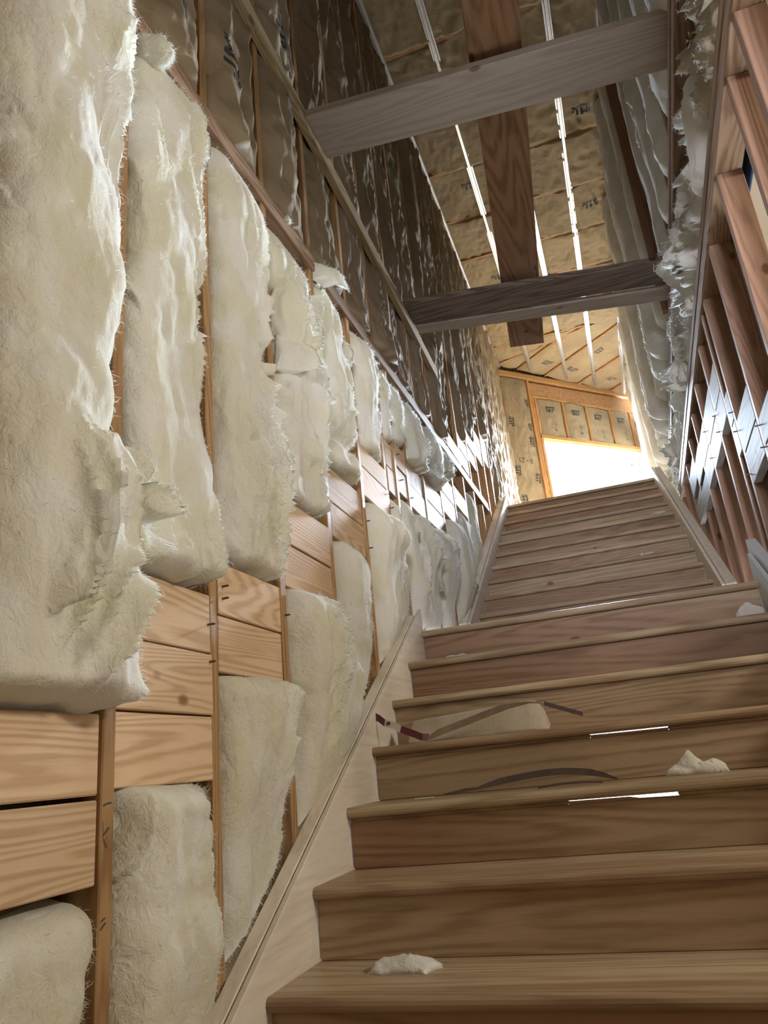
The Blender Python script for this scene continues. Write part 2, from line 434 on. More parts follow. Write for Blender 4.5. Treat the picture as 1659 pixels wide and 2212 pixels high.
# ---- right wall
RWL = root('wall_right', (1.7, 3, 0), kind='structure')
RY = [-1.1, -.66, -.22, .20, .455, .95, 1.43, 1.895, 2.05, 2.40, 2.92, 3.40, 3.88, 4.45, 4.99, 5.4]
for y in RY:
    g = G(); x = xrw(y)
    g.box(x, x + .098, y - SW, y + SW, (-.6 if y < 1.9 else 1.0), 2.635)
    g.build('stud', GREY_Z, RWL)
for k in range(3):
    g = G(); z = 2.635 + k * .045; e = -.008 + .005 * (k % 2)
    g.bar((xrw(-1.2) + e, -1.2, z), (xrw(5.5) + e, 5.5, z), EX, .100 - e, EZ, .042)
    g.build('top_plate', STUD_Y, RWL)
for k in range(3):
    g = G(); z = 3.36 + k * .044; e = -.01 + .006 * (k % 2)
    g.bar((xru(-.9) + e, -.9, z), (xru(8.6) + e, 8.6, z), EX, .15, EZ, .041)
    g.build('bottom_plate', STUD_Y, RWL)
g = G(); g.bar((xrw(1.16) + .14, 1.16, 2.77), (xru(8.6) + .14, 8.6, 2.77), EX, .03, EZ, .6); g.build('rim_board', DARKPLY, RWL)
RU = [-.6, -.15, .3, .75, 1.2, 1.65, 2.1, 2.55, 2.98, 3.42, 3.86, 4.3, 4.75, 5.2, 5.65, 6.1, 6.55, 7.0, 7.45, 7.9, 8.35, 8.8, 9.25, 9.7, 10.15, 10.6]
for y in RU:
    g = G(); x = xru(y) - (.05 if y in (3.42, .75) else 0); g.box(x, x + .15, y - SW, y + SW, 3.49 if y < 8.6 else 3.1, 6.22); g.build('upper_stud', GREY_Z, RWL)
g = G(); g.bar((xrw(1.16) + .115, 1.16, -.6), (xrw(6.9) + .115, 6.9, -.6), EX, .02, EZ, 3.3); g.build('sheathing', PLY, RWL)
g = G(); g.bar((xru(-1.3) + .16, -1.3, 3.0), (xru(11.3) + .16, 11.3, 3.0), EX, .03, EZ, 3.6); g.build('sheathing', PLY, RWL)
g = G(); g.bar((xrw(.30) + .125, .30, 2.60), (xrw(1.15) + .125, 1.15, 2.60), EX, .01, EZ, .8); g.build('housewrap', BLUE, RWL, label='dark blue housewrap patch')
RB = [(.98, 1.405, [(1.30, 1.455), (1.46, 1.615), (1.62, 1.74)]), (1.455, 1.87, [(1.60, 1.757), (1.764, 1.93)]), (1.92, 2.028, [(1.80, 1.96), (1.965, 2.125)]), (2.075, 2.378, [(2.055, 2.205), (2.21, 2.365)]),
      (2.422, 2.895, [(2.045, 2.20), (2.206, 2.385)]), (2.945, 3.378, [(2.07, 2.225), (2.23, 2.395)]), (3.422, 3.858, [(2.05, 2.2), (2.25, 2.42)]), (3.905, 4.425, [(2.1, 2.25), (2.33, 2.5)])]
for y0, y1, zs in RB:
    for z0, z1 in zs:
        g = G(); g.bar((xrw(y0) - .001, y0, z0), (xrw(y1) - .001, y1, z0), EX, .04, EZ, z1 - z0)
        g.build('blocking_board', RBLOCK, RWL)
for y, z in [(1.92, 2.0), (1.93, 1.9), (1.43, 1.72), (1.43, 1.62), (2.42, 2.1), (2.42, 2.2), (2.9, 2.12), (2.9, 2.3), (1.9, 1.66)]:
    g = G(); x = xrw(y); g.box(x - .02, x + .01, y - .003, y + .003, z - .003, z + .003); g.build('nail', NAIL, RWL)

# ---- ceiling
CZ = 6.2
CE = root('ceiling', (.9, 5, CZ), kind='structure')
JY = [-.11, .63, 1.36, 2.095, 2.835, 3.57, 4.31, 5.06, 5.80, 6.56, 7.26, 7.98]
for y in JY:
    g = G(); g.box(-.2, 2.3, y - .02, y + .02, CZ, CZ + .2); g.build('joist', STUD_X, CE)
for dy in (.045,):
    g = G(); g.box(-.2, 2.3, 7.26 + dy, 7.26 + dy + .04, CZ, CZ + .2); g.build('joist', STUD_X, CE)
HIP0, HIP1 = np.array([-.07, 8.5, CZ]), np.array([2.3, 7.67, CZ])
hd = (HIP1 - HIP0) / np.linalg.norm(HIP1 - HIP0)
hn = np.array([-hd[1], hd[0], 0])
g = G(); g.bar(HIP0 - hn * .02, HIP1 - hn * .02, hn, .04, EZ, .2); g.build('hip_rafter', STUD_X, CE)
JS = [.40, .98, 1.72, 2.46, 3.10]
def hip_hit(s):                              # from far wall point s, travel along FN until the hip line
    p = FP0 + FD * s
    A = np.array([[FN[0], -hd[0]], [FN[1], -hd[1]]])
    t, _ = np.linalg.solve(A, (HIP0 - p)[:2])
    return p + EZ * CZ, p + FN * t + EZ * CZ
for s in JS:
    a, b_ = hip_hit(s)
    g = G(); g.bar(a - FD * .02, b_ - FD * .02, FD, .04, EZ, .2); g.build('jack_joist', STUD_X, CE)
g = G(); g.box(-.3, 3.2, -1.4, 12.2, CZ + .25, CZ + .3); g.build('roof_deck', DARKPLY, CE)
for x, x2, y0, y1 in [(-.045, -.055, -1.2, 8.55), (.40, .40, -1.2, 8.9), (.91, .91, -1.2, 9.45), (1.36, 1.33, -1.2, 9.95), (1.735, 1.79, -1.2, 10.45)]:
    g = G()
    prof = [(-.030, -.012), (-.018, -.012), (-.012, -.040), (.012, -.040), (.018, -.012), (.030, -.012)]
    P = np.array([[(xx + dx, y, CZ + dz - .002) for dx, dz in prof] for xx, y in ((x, y0), (x2, y1))])
    g.grid(P)
    P2 = P.copy(); P2[..., 2] += .0025; g.grid(P2[:, ::-1])
    g.build('furring_channel', METAL, CE)

# ---- far 45 degree wall with the big window
FWO = root('wall_far', fw(1.6, 3), kind='structure')
def fbox(gm, s0, s1, z0, z1, n0, n1):
    c8 = [fw(s0, z0, n0), fw(s1, z0, n0), fw(s1, z0, n1), fw(s0, z0, n1), fw(s0, z1, n0), fw(s1, z1, n0), fw(s1, z1, n1), fw(s0, z1, n1)]
    c8 = [c8[i] for i in (3, 2, 1, 0, 7, 6, 5, 4)]
    gm.hexa(c8)
def fpart(name, mt, s0, s1, z0, z1, n0=-.15, n1=0.):
    g = G(); fbox(g, s0, s1, z0, z1, n0, n1); return g.build(name, mt, FWO)
FSX = wood('far_plate_fir', 'x', (.62, .36, .15), (.46, .24, .085), knots=False)
FSZ = wood('far_stud_fir', 'z', (.60, .33, .13), (.44, .215, .075), knots=False)
HDR = wood('header_board', 'x', (.50, .29, .14), (.38, .205, .095), knots=True, freq=4)
fpart('top_plate', FSX, -.1, 3.6, 6.085, 6.135, n1=.004)
fpart('top_plate', FSX, -.1, 3.6, 6.04, 6.082)
fpart('corner_stud', FSZ, -.06, .0, 2.9, 6.04)
fpart('king_stud', FSZ, .555, .602, 2.9, 6.04)
fpart('trimmer_stud', FSZ, .606, .655, 2.9, 5.735, n1=-.005)
fpart('trimmer_stud', FSZ, .658, .705, 2.9, 5.735)
fpart('header', HDR, .604, 3.25, 5.775, 5.998, n1=-.006)
fpart('header_flange', FSX, .604, 3.25, 5.735, 5.772)
for s in (1.265, 1.785, 2.345, 2.84):
    fpart('cripple_stud', FSZ, s - .022, s + .022, 5.09, 5.735)
fpart('cripple_stud', FSZ, 3.02, 3.065, 5.09, 5.735)
fpart('rough_sill', FSX, .66, 3.12, 5.03, 5.088, n1=.02)
fpart('trimmer_stud', FSZ, 3.03, 3.12, 2.9, 5.028)
fpart('king_stud', FSZ, 3.122, 3.26, 2.9, 5.735)
fpart('end_stud', FSZ, 3.262, 3.6, 2.9, 6.04)
fpart('sheathing', PLY, -.4, .69, 2.9, 6.6, -.20, -.15)
fpart('sheathing', PLY, 3.03, 3.9, 2.9, 6.6, -.20, -.15)
fpart('sheathing', PLY, .69, 3.03, 5.03, 6.6, -.20, -.15)
fpart('sheathing', PLY, .69, 3.03, 2.9, 3.28, -.20, -.15)
# the window itself
WN = root('window_1', fw(1.86, 3.2, -.1), kind='structure')
def wpart(name, mt, s0, s1, z0, z1, n0, n1, label=None):
    g = G(); fbox(g, s0, s1, z0, z1, n0, n1); return g.build(name, mt, WN, label=label)
wpart('window_frame', WHITE, .71, 3.03, 4.975, 5.03, -.14, -.05)
wpart('window_frame', WHITE, .706, .735, 3.28, 4.975, -.14, -.06)
wpart('window_frame', WHITE, 2.985, 3.03, 3.28, 4.975, -.14, -.05)
wpart('window_frame', WHITE, .71, 3.03, 3.25, 3.30, -.14, -.05)
gm, nt, b = new_mat('window_glass')
tr = N(nt, 'ShaderNodeBsdfTransparent'); gl = N(nt, 'ShaderNodeBsdfGlossy'); gl.inputs['Roughness'].default_value = .02
ms = N(nt, 'ShaderNodeMixShader'); ms.inputs[0].default_value = .04
nt.links.new(tr.outputs[0], ms.inputs[1]); nt.links.new(gl.outputs[0], ms.inputs[2]); nt.links.new(ms.outputs[0], nt.nodes['Material Output'].inputs[0])
wpart('pane', gm, .735, 2.985, 3.30, 4.975, -.105, -.10)
sm, nt, b = new_mat('pale_sticker')
tl = N(nt, 'ShaderNodeBsdfTranslucent'); tl.inputs[0].default_value = (.04, .055, .07, 1); nt.links.new(tl.outputs[0], nt.nodes['Material Output'].inputs[0])
STK = ["#.##...###...#..#", ".#.....###....#.#", "..#.....#......##", "...############.#"]
g = G()
for r_, row in enumerate(STK):
    for c_, ch in enumerate(row):
        if ch == '#':
            s0 = 2.62 + c_ * .0128; z0 = 4.815 - r_ * .013
            fbox(g, s0, s0 + .0128, z0 - .013, z0, -.0985, -.098)
st = g.build('sticker', sm, WN, label='pale grey sticker lettering in the corner of the pane')

# ---- upper floor at the head of the stairs
g = G(); g.bar((-.2, UY + 9 * URUN + .12, 3.13), (-.2, 11.6, 3.13), EX, 2.6, EZ, .05); g.build('floor_upper', FLOORM, kind='structure')
exec_after = []

# ================================================================== STAIRS
def tread_mesh(x0, x1, yn, z, depth, th=.034):
    # rounded nose: profile extruded along x
    g = G(); r = th / 2
    prof = [(yn + depth, z), ]
    for k in range(7):
        a = math.pi / 2 + math.pi * k / 6
        prof.append((yn + r + r * math.cos(a) * .9, z - r + r * math.sin(a)))
    prof.append((yn + depth, z - th))
    n = len(prof)
    V = [(x0, y, zz) for y, zz in prof] + [(x1, y, zz) for y, zz in prof]
    F = [(i, (i + 1) % n, n + (i + 1) % n, n + i) for i in range(n)]
    F = [f[::-1] for f in F]
    F += [tuple(range(n)), tuple(range(2 * n - 1, n - 1, -1))]
    g.add(V, F); return g
ST = root('staircase', (.8, 0, -.57), label='lower flight of pine stairs climbing from the foreground to the landing', cat='stairs')
NOSE = .028
for i in range(-3, 6):
    t = tread_mesh(0.0, XR, RUN * i, RISE * i, RUN + NOSE + .01)
    t.build('tread', TREAD, ST, smooth=False)
tread_mesh(0.0, XR, RUN * 6, RISE * 6, 1.33).build('landing', TREAD, ST)
for i in range(-2, 7):
    g = G(); y = RUN * i + NOSE; z1 = RISE * i - .033; z0 = RISE * (i - 1)
    # two risers have a slightly uneven top edge that lets light through
    gap = {2: [(.72, .002), (.90, .0025), (.93, .008), (1.04, .0105)], 3: [(.80, .0012), (.9, .0022), (1.06, .0026)]}.get(i)
    if gap:
        lo = z1 - .012
        g.box(0.002, XR - .002, y, y + .022, z0, lo)
        xs = [0.002] + [q_[0] for q_ in gap] + [XR - .002]
        hs = [0., 0.] + [q_[1] for q_ in gap[1:]] + [0.]
        g.box(0.002, gap[0][0], y, y + .022, lo, z1)
        for (xa, ha), (xb, hb) in zip(gap[:-1], gap[1:]):
            g.hexa([(xa, y, lo), (xb, y, lo), (xb, y + .022, lo), (xa, y + .022, lo), (xa, y, z1 - ha - .002), (xb, y, z1 - hb - .002), (xb, y + .022, z1 - hb - .002), (xa, y + .022, z1 - ha - .002)], bevel=.0004)
        g.box(gap[-1][0], XR - .002, y, y + .022, lo, z1)
    else:
        g.box(0.002, XR - .002, y, y + .022, z0, z1)
    g.build('riser', RISER, ST)
SL = RISE / RUN
def skirt(parent, xa, xb, y0, y1, zt, zb, sl, mt, name, yend=None):
    # sloped board: zt/zb are z at y=0
    g = G()
    c8 = [(xa, y0, zb + sl * y0), (xb, y0, zb + sl * y0), (xb, y1, zb + sl * y1), (xa, y1, zb + sl * y1),
          (xa, y0, zt + sl * y0), (xb, y0, zt + sl * y0), (xb, y1, zt + sl * y1), (xa, y1, zt + sl * y1)]
    g.hexa(c8); return g.build(name, mt, parent)
skirt(ST, -.020, -.0005, -1.0, 1.89, .094, -.40, SL, SKIRT, 'skirt_board')
skirt(ST, -.069, -.0235, -1.0, 1.83, .094, .0, SL, SKIRT, 'stringer')
skirt(ST, XR + .0005, XR + .02, -1.0, 1.93, .094, -.40, SL, GREYSKIRT, 'skirt_board')
skirt(ST, XR + .024, XR + .07, -1.0, 2.02, .125, .0, SL, GREYSKIRT, 'stringer')

ST2 = root('staircase', (.8, 3.5, 1.14), label='upper flight of pine stairs climbing from the landing to the bright window', cat='stairs')
XL2, XR2 = .0124, 1.6165
USL = URISE / URUN
for i in range(-1, 10):
    t = tread_mesh(XL2, XR2, UY + URUN * i, UZ + URISE * i, (URUN + NOSE + .01) if i < 9 else .2, .036)
    t.build('tread', TREAD, ST2)
    g = G(); y = UY + URUN * i + NOSE
    g.box(XL2 + .002, XR2 - .002, y, y + .022, UZ + URISE * (i - 1) if i > -1 else 1.14, UZ + URISE * i - .037); g.build('riser', RISER, ST2)
zz = UZ - USL * UY
skirt(ST2, XL2 - .022, XL2 - .0005, UY - .34, 6.33, zz + .098, zz - .33, USL, SKIRT, 'skirt_board')
skirt(ST2, XL2 - .085, XL2 - .026, UY - .34, 6.30, zz + .098, zz + .0, USL, SKIRT, 'stringer')
skirt(ST2, XR2 + .0005, XR2 + .022, UY - .34, 6.33, zz + .098, zz - .33, USL, SKIRT, 'skirt_board')
skirt(ST2, XR2 + .026, XR2 + .09, UY - .34, 6.30, zz + .098, zz + .0, USL, SKIRT, 'stringer')

# ================================================================== SCAFFOLD
def beam(name, mt, p0, p1, w_dir, w, h_dir, h, label, cat):
    g = G(); g.bar(p0, p1, w_dir, w, h_dir, h); return g.build(name, mt, label=label, cat=cat)
beam('scaffold_ledger', LEDGER, (-.068, .0, 3.575), (-.068, 3.38, 3.365), EX, .04, EZ, .098, 'long two-by-four ledger nailed across the brown batts on the left wall', 'ledger')
g = G(); g.hexa([(-.03, .815, 3.575), (1.72, .90, 3.505), (1.72, 1.205, 3.505), (-.03, 1.115, 3.575), (-.03, .815, 3.617), (1.72, .90, 3.547), (1.72, 1.205, 3.547), (-.03, 1.115, 3.617)])
g.build('scaffold_crosspiece', GREYB, label='wide grey plank spanning the stairwell high up, nearest the viewer', cat='plank')
g = G(); g.hexa([(-.03, 2.47, 3.515), (1.74, 2.72, 3.47), (1.74, 2.99, 3.47), (-.03, 2.745, 3.515), (-.03, 2.47, 3.557), (1.74, 2.72, 3.512), (1.74, 2.99, 3.512), (-.03, 2.745, 3.557)])
g.build('scaffold_crosspiece', DARKB, label='dark stained plank spanning the stairwell under the far end of the brown plank', cat='plank')
g = G(); g.hexa([(-.03, 2.765, 3.515), (1.74, 3.05, 3.465), (1.74, 3.21, 3.465), (-.03, 2.885, 3.515), (-.03, 2.765, 3.55), (1.74, 3.05, 3.50), (1.74, 3.21, 3.50), (-.03, 2.885, 3.55)])
g.build('scaffold_crosspiece', GREYB, label='narrow brownish board lying right behind the dark stained plank', cat='plank')
g = G(); g.hexa([(.872, .1, 3.645), (1.118, .1, 3.645), (.823, 3.56, 3.572), (.56, 3.50, 3.572), (.872, .1, 3.687), (1.118, .1, 3.687), (.823, 3.56, 3.614), (.56, 3.50, 3.614)])
g.build('scaffold_walk_plank', PLANKB, label='long brown walk plank running lengthwise over the grey and dark planks', cat='plank')

# ================================================================== INSULATION
def fibre_batt(org, ea, eb, en, la, zlo, zhi, bulge, seed, res=.011, back=.12, torn=.5, rough=1., flop=0., hairs=0, pexp=4.2, wid=.965, lean=0., calm=False, top_round=.10, bot_round=.06, fold=None):
    """Unfaced fibreglass batt: rounded cross-section swept along the bay, torn and lumpy. zlo(a), zhi(a) are floats or functions."""
    f0 = zlo if callable(zlo) else (lambda a: zlo + 0 * a)
    f1 = zhi if callable(zhi) else (lambda a: zhi + 0 * a)
    na = max(14, int(la / res * 1.25)); mid = np.array([la / 2])
    L = float((f1(mid) - f0(mid))[0])
    nb = max(14, int(L / (res * 1.35)))
    t = np.linspace(0, 1, na)[:, None]; v = np.linspace(0, 1, nb)[None, :]
    s = .45 * t + .55 * (1 - np.cos(np.pi * t)) / 2
    a = la * (.005 + wid * s) + 0 * v
    bz = f0(a) + v * (f1(a) - f0(a))
    bl = bulge * (1 + .45 * vn(bz * 2.3, seed * 3.1, 0, seed) + .25 * vn(bz * 5.5, 7.7, 0, seed + 5))
    if calm: bl = bulge * (1 + .3 * vn(bz * .7, seed * 3.1, 0, seed))
    prof = (1 - np.abs(2 * s - 1) ** (2.4 if calm else pexp)) ** .5 + 0 * v
    skew = 1 + .35 * (s - .5) * 2 * vn(bz * 1.7, 3.3, 0, seed + 9)
    n = -back + (back + bl * skew) * prof
    d0, d1 = v * L, (1 - v) * L
    e0 = np.clip(d0 / bot_round, 0, 1); e1 = np.clip(d1 / top_round, 0, 1)
    cap = np.sqrt(1 - (1 - e0) ** 2) * np.sqrt(1 - (1 - e1) ** 2)
    n = -back + (n + back) * (.42 + .58 * cap)
    n = n + flop * np.exp(-d0 / .16) * prof * cap + lean * prof * (v - .5) * 2 * cap
    if fold:
        for fz, fd, fwid in fold:
            n = n - fd * np.exp(-((bz - fz) / fwid) ** 2) * prof
    # displacement
    far = np.clip((s - .25) / .6, 0, 1)
    lum = .020 * fbm(a * 5.5, bz * 3.2, seed, 2)
    # long torn flakes: terraces across the face
    q = a * 8.5 + 1.8 * vn(a * 5, bz * 2.0, 0, seed + 11) + .8 * vn(a * 12, bz * 7, 0, seed + 12)
    saw = q - np.floor(q)
    hgt = vn(np.floor(q) * 7.3, bz * 2.6, 0, seed + 13)
    mask = np.clip(vn(a * 4.5, bz * 2.2, 0, seed + 14) * 1.6 + (far - .55) * 1.6 + torn - .35, 0, 1)
    flake = mask * (.034 * hgt + .046 * saw ** 5)
    fine = (.0035 + .006 * mask) * fbm(a * 24, bz * 9, seed + 20, 2) + .002 * vn(a * 55, bz * 26, 0, seed + 30) * (.3 + mask)
    puff = .011 * (np.abs(vn(a * 9, bz * 6, 2.2, seed + 50)) + .6 * np.abs(vn(a * 19, bz * 13, 4.2, seed + 51)) - .35) * (0. if calm else 1.)
    disp = rough * (lum + flake + fine + puff) * (.25 + .75 * cap)
    da = np.gradient(a, axis=0); dn = np.gradient(n, axis=0)
    ln = np.sqrt(da ** 2 + dn ** 2) + 1e-9
    ma, mn = -dn / ln, da / ln
    a2 = a + ma * disp; n2 = n + mn * disp
    b2 = bz + .010 * rough * fbm(a * 14, bz * 9, seed + 40, 2) * (.3 + mask) + .02 * vn(a * 9, bz * 3, 1.5, seed + 41) * (1 - np.minimum(e0, e1))
    org, ea, eb, en = (np.asarray(q_, float) for q_ in (org, ea, eb, en))
    P = org + a2[..., None] * ea + b2[..., None] * eb + n2[..., None] * en
    g = G(); idx = g.grid(P if np.dot(np.cross(ea, eb), en) > 0 else P[:, ::-1])
    for e in (0, -1):
        loop = idx[:, e]; c_ = P[:, e if np.dot(np.cross(ea, eb), en) > 0 else (-1 if e == 0 else 0)].mean(0)
        g.add([c_], [])
        k = g.n - 1
        for i in range(len(loop) - 1):
            g.f.append((int(loop[i + 1]), int(loop[i]), k) if e == 0 else (int(loop[i]), int(loop[i + 1]), k)); g.m.append(0)
    if hairs:
        rs = np.random.default_rng(seed)
        iu = rs.integers(2, na - 2, hairs * 3); iv = rs.integers(2, nb - 2, hairs * 3)
        keep = rs.random(hairs * 3) < (.12 + mask[iu, iv] * .9)
        iu, iv = iu[keep][:hairs], iv[keep][:hairs]
        base = org + a2[iu, iv, None] * ea + b2[iu, iv, None] * eb + n2[iu, iv, None] * en
        m_ = len(iu)
        dirv = (ma[iu, iv, None] * ea + mn[iu, iv, None] * en) * rs.uniform(.15, .9, (m_, 1)) + eb * rs.normal(-.3, .8, (m_, 1)) + ea * rs.normal(.2, .5, (m_, 1))
        dirv /= np.linalg.norm(dirv, axis=1, keepdims=True)
        ln_ = rs.uniform(.006, .020, (m_, 1)) * rs.uniform(.6, 1.3, (m_, 1))
        side = np.cross(dirv, rs.normal(size=(m_, 3))); side /= np.linalg.norm(side, axis=1, keepdims=True)
        wdt = .00045
        midp = base + dirv * ln_ * .55 + rs.normal(size=(m_, 3)) * .003
        tip = base + dirv * ln_ + rs.normal(size=(m_, 3)) * .006
        V = np.stack([base - side * wdt, base + side * wdt, midp + side * wdt * .8, midp - side * wdt * .8, tip], 1).reshape(-1, 3)
        F = []
        for i in range(m_):
            k = 5 * i; F += [(k, k + 1, k + 2, k + 3), (k + 3, k + 2, k + 4)]
        g.add(V, F, 1)
    return g

def kraft_sheet(org, ea, eb, en, la, zlo, zhi, seed, pillow=.03, fold=.03, crum=.012, res=.02, thick=.06, sfreq=7., lfreq=.8, flange=0., curl=0.):
    f0 = zlo if callable(zlo) else (lambda a: zlo + 0 * a)
    f1 = zhi if callable(zhi) else (lambda a: zhi + 0 * a)
    org, ea, eb, en = (np.asarray(q_, float) for q_ in (org, ea, eb, en))
    mid = np.array([la / 2]); L = float((f1(mid) - f0(mid))[0])
    def disp(a, b):
        s = np.clip(a / la, 0, 1)
        p = np.sin(np.pi * s) ** .6
        w_ = vn(b * 1.1, seed * 1.3, 0, seed)
        d = pillow * p * (1 + .6 * w_)
        q = a * sfreq + 1.1 * vn(a * 2.2, b * 1.2, 0, seed + 1)
        d = d + fold * (ridge(q, b * lfreq, seed + 2) - .35) * (p ** .5)
        d = d + crum * ridge(a * 15 + vn(a * 4, b * 4, 0, seed + 8), b * 9, seed + 3) * (.25 + .75 * p) + crum * .6 * fbm(a * 22, b * 13, seed + 4, 2)
        if curl:
            d = d + curl * np.exp(-(b - float(f0(mid)[0])) / .12) * p
        return d
    na = max(8, int(la / res)); nb = max(8, int(L / (res * 1.3)))
    s = np.linspace(0, 1, na)[:, None]; v = np.linspace(0, 1, nb)[None, :]
    a = la * s + 0 * v
    b = f0(a) + v * (f1(a) - f0(a))
    d = disp(a, b)
    rag = .012 * vn(a * 16, 4.4, 0, seed + 6)
    bb = b + rag * ((v < .001) | (v > .999))
    P = org + a[..., None] * ea + bb[..., None] * eb + d[..., None] * en
    g = G(); flip = np.dot(np.cross(ea, eb), en) < 0
    Pg = P[:, ::-1] if flip else P
    idx = g.grid(Pg)
    back = G
    B = Pg - en * thick
    # close the rim
    rim = np.concatenate([idx[:, 0], idx[-1, 1:], idx[-2::-1, -1], idx[0, -2:0:-1]])
    Pr = np.concatenate([B[:, 0], B[-1, 1:], B[-2::-1, -1], B[0, -2:0:-1]])
    Pr = Pr - en * (((Pr - org) @ en) + thick)[:, None]
    k0 = g.n; g.add(Pr, []); m_ = len(rim)
    for i in range(m_):
        j = (i + 1) % m_
        g.f.append((int(rim[j]), int(rim[i]), k0 + i, k0 + j)); g.m.append(0)
    def at(a_, b_, off=.0025):
        return org + np.asarray(a_)[..., None] * ea + np.asarray(b_)[..., None] * eb + (disp(np.asarray(a_, float), np.asarray(b_, float)) + off)[..., None] * en
    return g, at

JM = ["....##..##...##.#", "....##..###.###.#", "....##..#######.#", "....##..##.#.##.#", "##..##..##...##.#", "##..##..##...##.#", ".####...##...##.#", "................#", "#################", "#################"]
R21 = ["####..........####...#.", "#...#........#....#.##.", "#...#............#...#.", "####...####.....#....#.", "#.#............#.....#.", "#..#..........#......#.", "#...#........######..#."]
def stamp(at, bitmap, ac, bc, w, rotq, parent, mirror=False):
    rows, cols = len(bitmap), len(bitmap[0])
    cell = w / cols
    g = G(); V = []; F = []
    for r, row in enumerate(bitmap):
        for c_, ch in enumerate(row):
            if ch != '#': continue
            k = len(V)
            for du, dv in ((0, 0), (1, 0), (1, 1), (0, 1)):
                u = (c_ + du - cols / 2) * cell; vv = (rows / 2 - r - dv) * cell
                if mirror: u = -u
                for _ in range(rotq % 4): u, vv = -vv, u
                V.append((ac + u, bc + vv))
            F.append((k, k + 3, k + 2, k + 1)); 
    V = np.array(V)
    g.add(at(V[:, 0], V[:, 1]), F)
    return g.build('printed_mark', INK, parent)

# ---- left wall, unfaced batts below the plate ----
mY = -EX
BG = 'unfaced fibreglass batts between the left wall studs'
def bz_top(y): return plate_z(y) - .004
def lower_floor(y0):                          # bottom of the batt just behind the stringer top
    return lambda a: (np.where(y0 + a < 1.86, SL * (y0 + a) + .06, np.maximum(1.15, zz + USL * (y0 + a) + .05)))
# (y0, y1, block bottom, block top, bulge upper, bulge lower, flop, torn)
BAYS = [(-.95, -.530, .322, .660, .085, .055, .02, .45), (-.488, -.094, .515, .988, .05, .075, .045, .6), (-.05, .344, .79, 1.095, .05, .06, .0, .75),
        (.388, .824, 1.115, 1.435, .045, .065, .0, .65), (.869, 1.278, 1.42, 1.74, .045, .05, .05, .65), (1.322, 1.728, 1.745, 2.015, .05, .07, .0, .85),
        (1.772, 1.913, 1.91, 2.22, .02, .025, .0, .7), (1.957, 2.173, 1.975, 2.28, .035, .05, .0, .85), (2.217, 2.578, 1.955, 2.255, .05, .075, .0, .95),
        (2.622, 3.088, 1.985, 2.295, .05, .075, .0, .9), (3.132, 3.578, 2.2, 2.53, .03, .065, .0, .9), (3.622, 4.048, 2.395, 2.565, .0, .06, .0, .8), (4.092, 4.498, 2.72, 2.9, .0, .035, .0, .7)]
for k, (y0, y1, zb, zt, bu, bl, fl, tn) in enumerate(BAYS):
    near = k < 4
    res = .0055 if k < 2 else (.0065 if k < 4 else (.008 if k < 6 else .011))
    pos = ORD[k + 1] + ' stud bay from the left edge'
    if bu > 0:
        g = fibre_batt((XW, y0, 0), EY, EZ, EX, y1 - y0, zt + .004, (lambda a, y0=y0: bz_top(y0 + a)), bu, 100 + k * 7, res, torn=tn, flop=fl, hairs=5000 if k < 4 else 2500,
                       top_round=.22 if k > 0 else .1, bot_round=.035, fold=[(1.90, .05, .035)] if k == 4 else None, pexp=4.2 if k < 4 else 3., wid=.965 if k < 4 else .94, rough=1. if k < 4 else (.6 if k in (6, 7) else 1.1))
        g.build('insulation_batt', [FIB, WISP], smooth=True, label='cream fluffy batt above the wood blocking, ' + pos, cat='insulation', group=BG)
    g = fibre_batt((XW, y0, 0), EY, EZ, EX, y1 - y0, lower_floor(y0) if k > 0 else -.3, zb - .004 - (0.02 if k > 4 else 0), bl, 300 + k * 7, res, torn=tn, hairs=4000 if k < 5 else 2000, top_round=.07 if k < 4 else .16, bot_round=.62 if k < 4 else .3, pexp=4.2 if k < 4 else 2.8, wid=.965 if k < 4 else .93, rough=1. if k < 4 else (.75 if k in (6, 7) else 1.15))
    g.build('insulation_batt', [FIB, WISP], smooth=True, label='cream fluffy batt below the wood blocking, ' + pos, cat='insulation', group=BG)

# ---- left wall, kraft-faced batts above the plate ----
KG = 'kraft-faced batts on the upper left wall'
LK = [y for y in LY if y != 1.935]
k = 0
for i in range(1, len(LK) - 1):
    y0, y1 = LK[i] + SW, LK[i + 1] - SW
    k += 1
    if y1 < 5.3:
        zlo = plate_z((y0 + y1) / 2) + .095
        for bb0, bb1, zs in BL[-5:]:
            if abs((bb0 + bb1) / 2 - (y0 + y1) / 2) < .15 and zs[-1][0] > zlo: zlo = zs[-1][1] + .004
    else:
        zlo = (lambda a, y0=y0: np.minimum(np.maximum(zz + USL * (y0 + a) + .12, 3.0), 3.22 + 0 * a))
        if y1 < 5.9: zlo = 3.83
    g, at = kraft_sheet((XW - .035, y0, 0), EY, EZ, EX, y1 - y0, zlo, 6.19, 500 + k * 5, pillow=.045 if k < 6 else .04, fold=.045 if y0 < 5.5 else .03, crum=.016, res=.014 if k < 9 else .018, sfreq=5.5, lfreq=.9, curl=.015 if k < 9 else 0, thick=.09)
    o = g.build('kraft_batt', KRAFT if y0 < 6.6 else KRAFT_LIT, smooth=True, label='wrinkled brown paper-faced batt above the long plate, ' + ORD[k] + ' bay along the left wall', cat='insulation', group=KG)
    if k in (2, 3, 4, 5):
        for zc in {2: (3.05, 3.75), 3: (3.15, 4.0), 4: (3.55, 3.95, 4.6, 5.0), 5: (3.7, 4.6)}[k]:
            stamp(at, JM, (y1 - y0) * {2: .5, 3: .38, 4: .62, 5: .7}[k], zc, .19, 1, o)

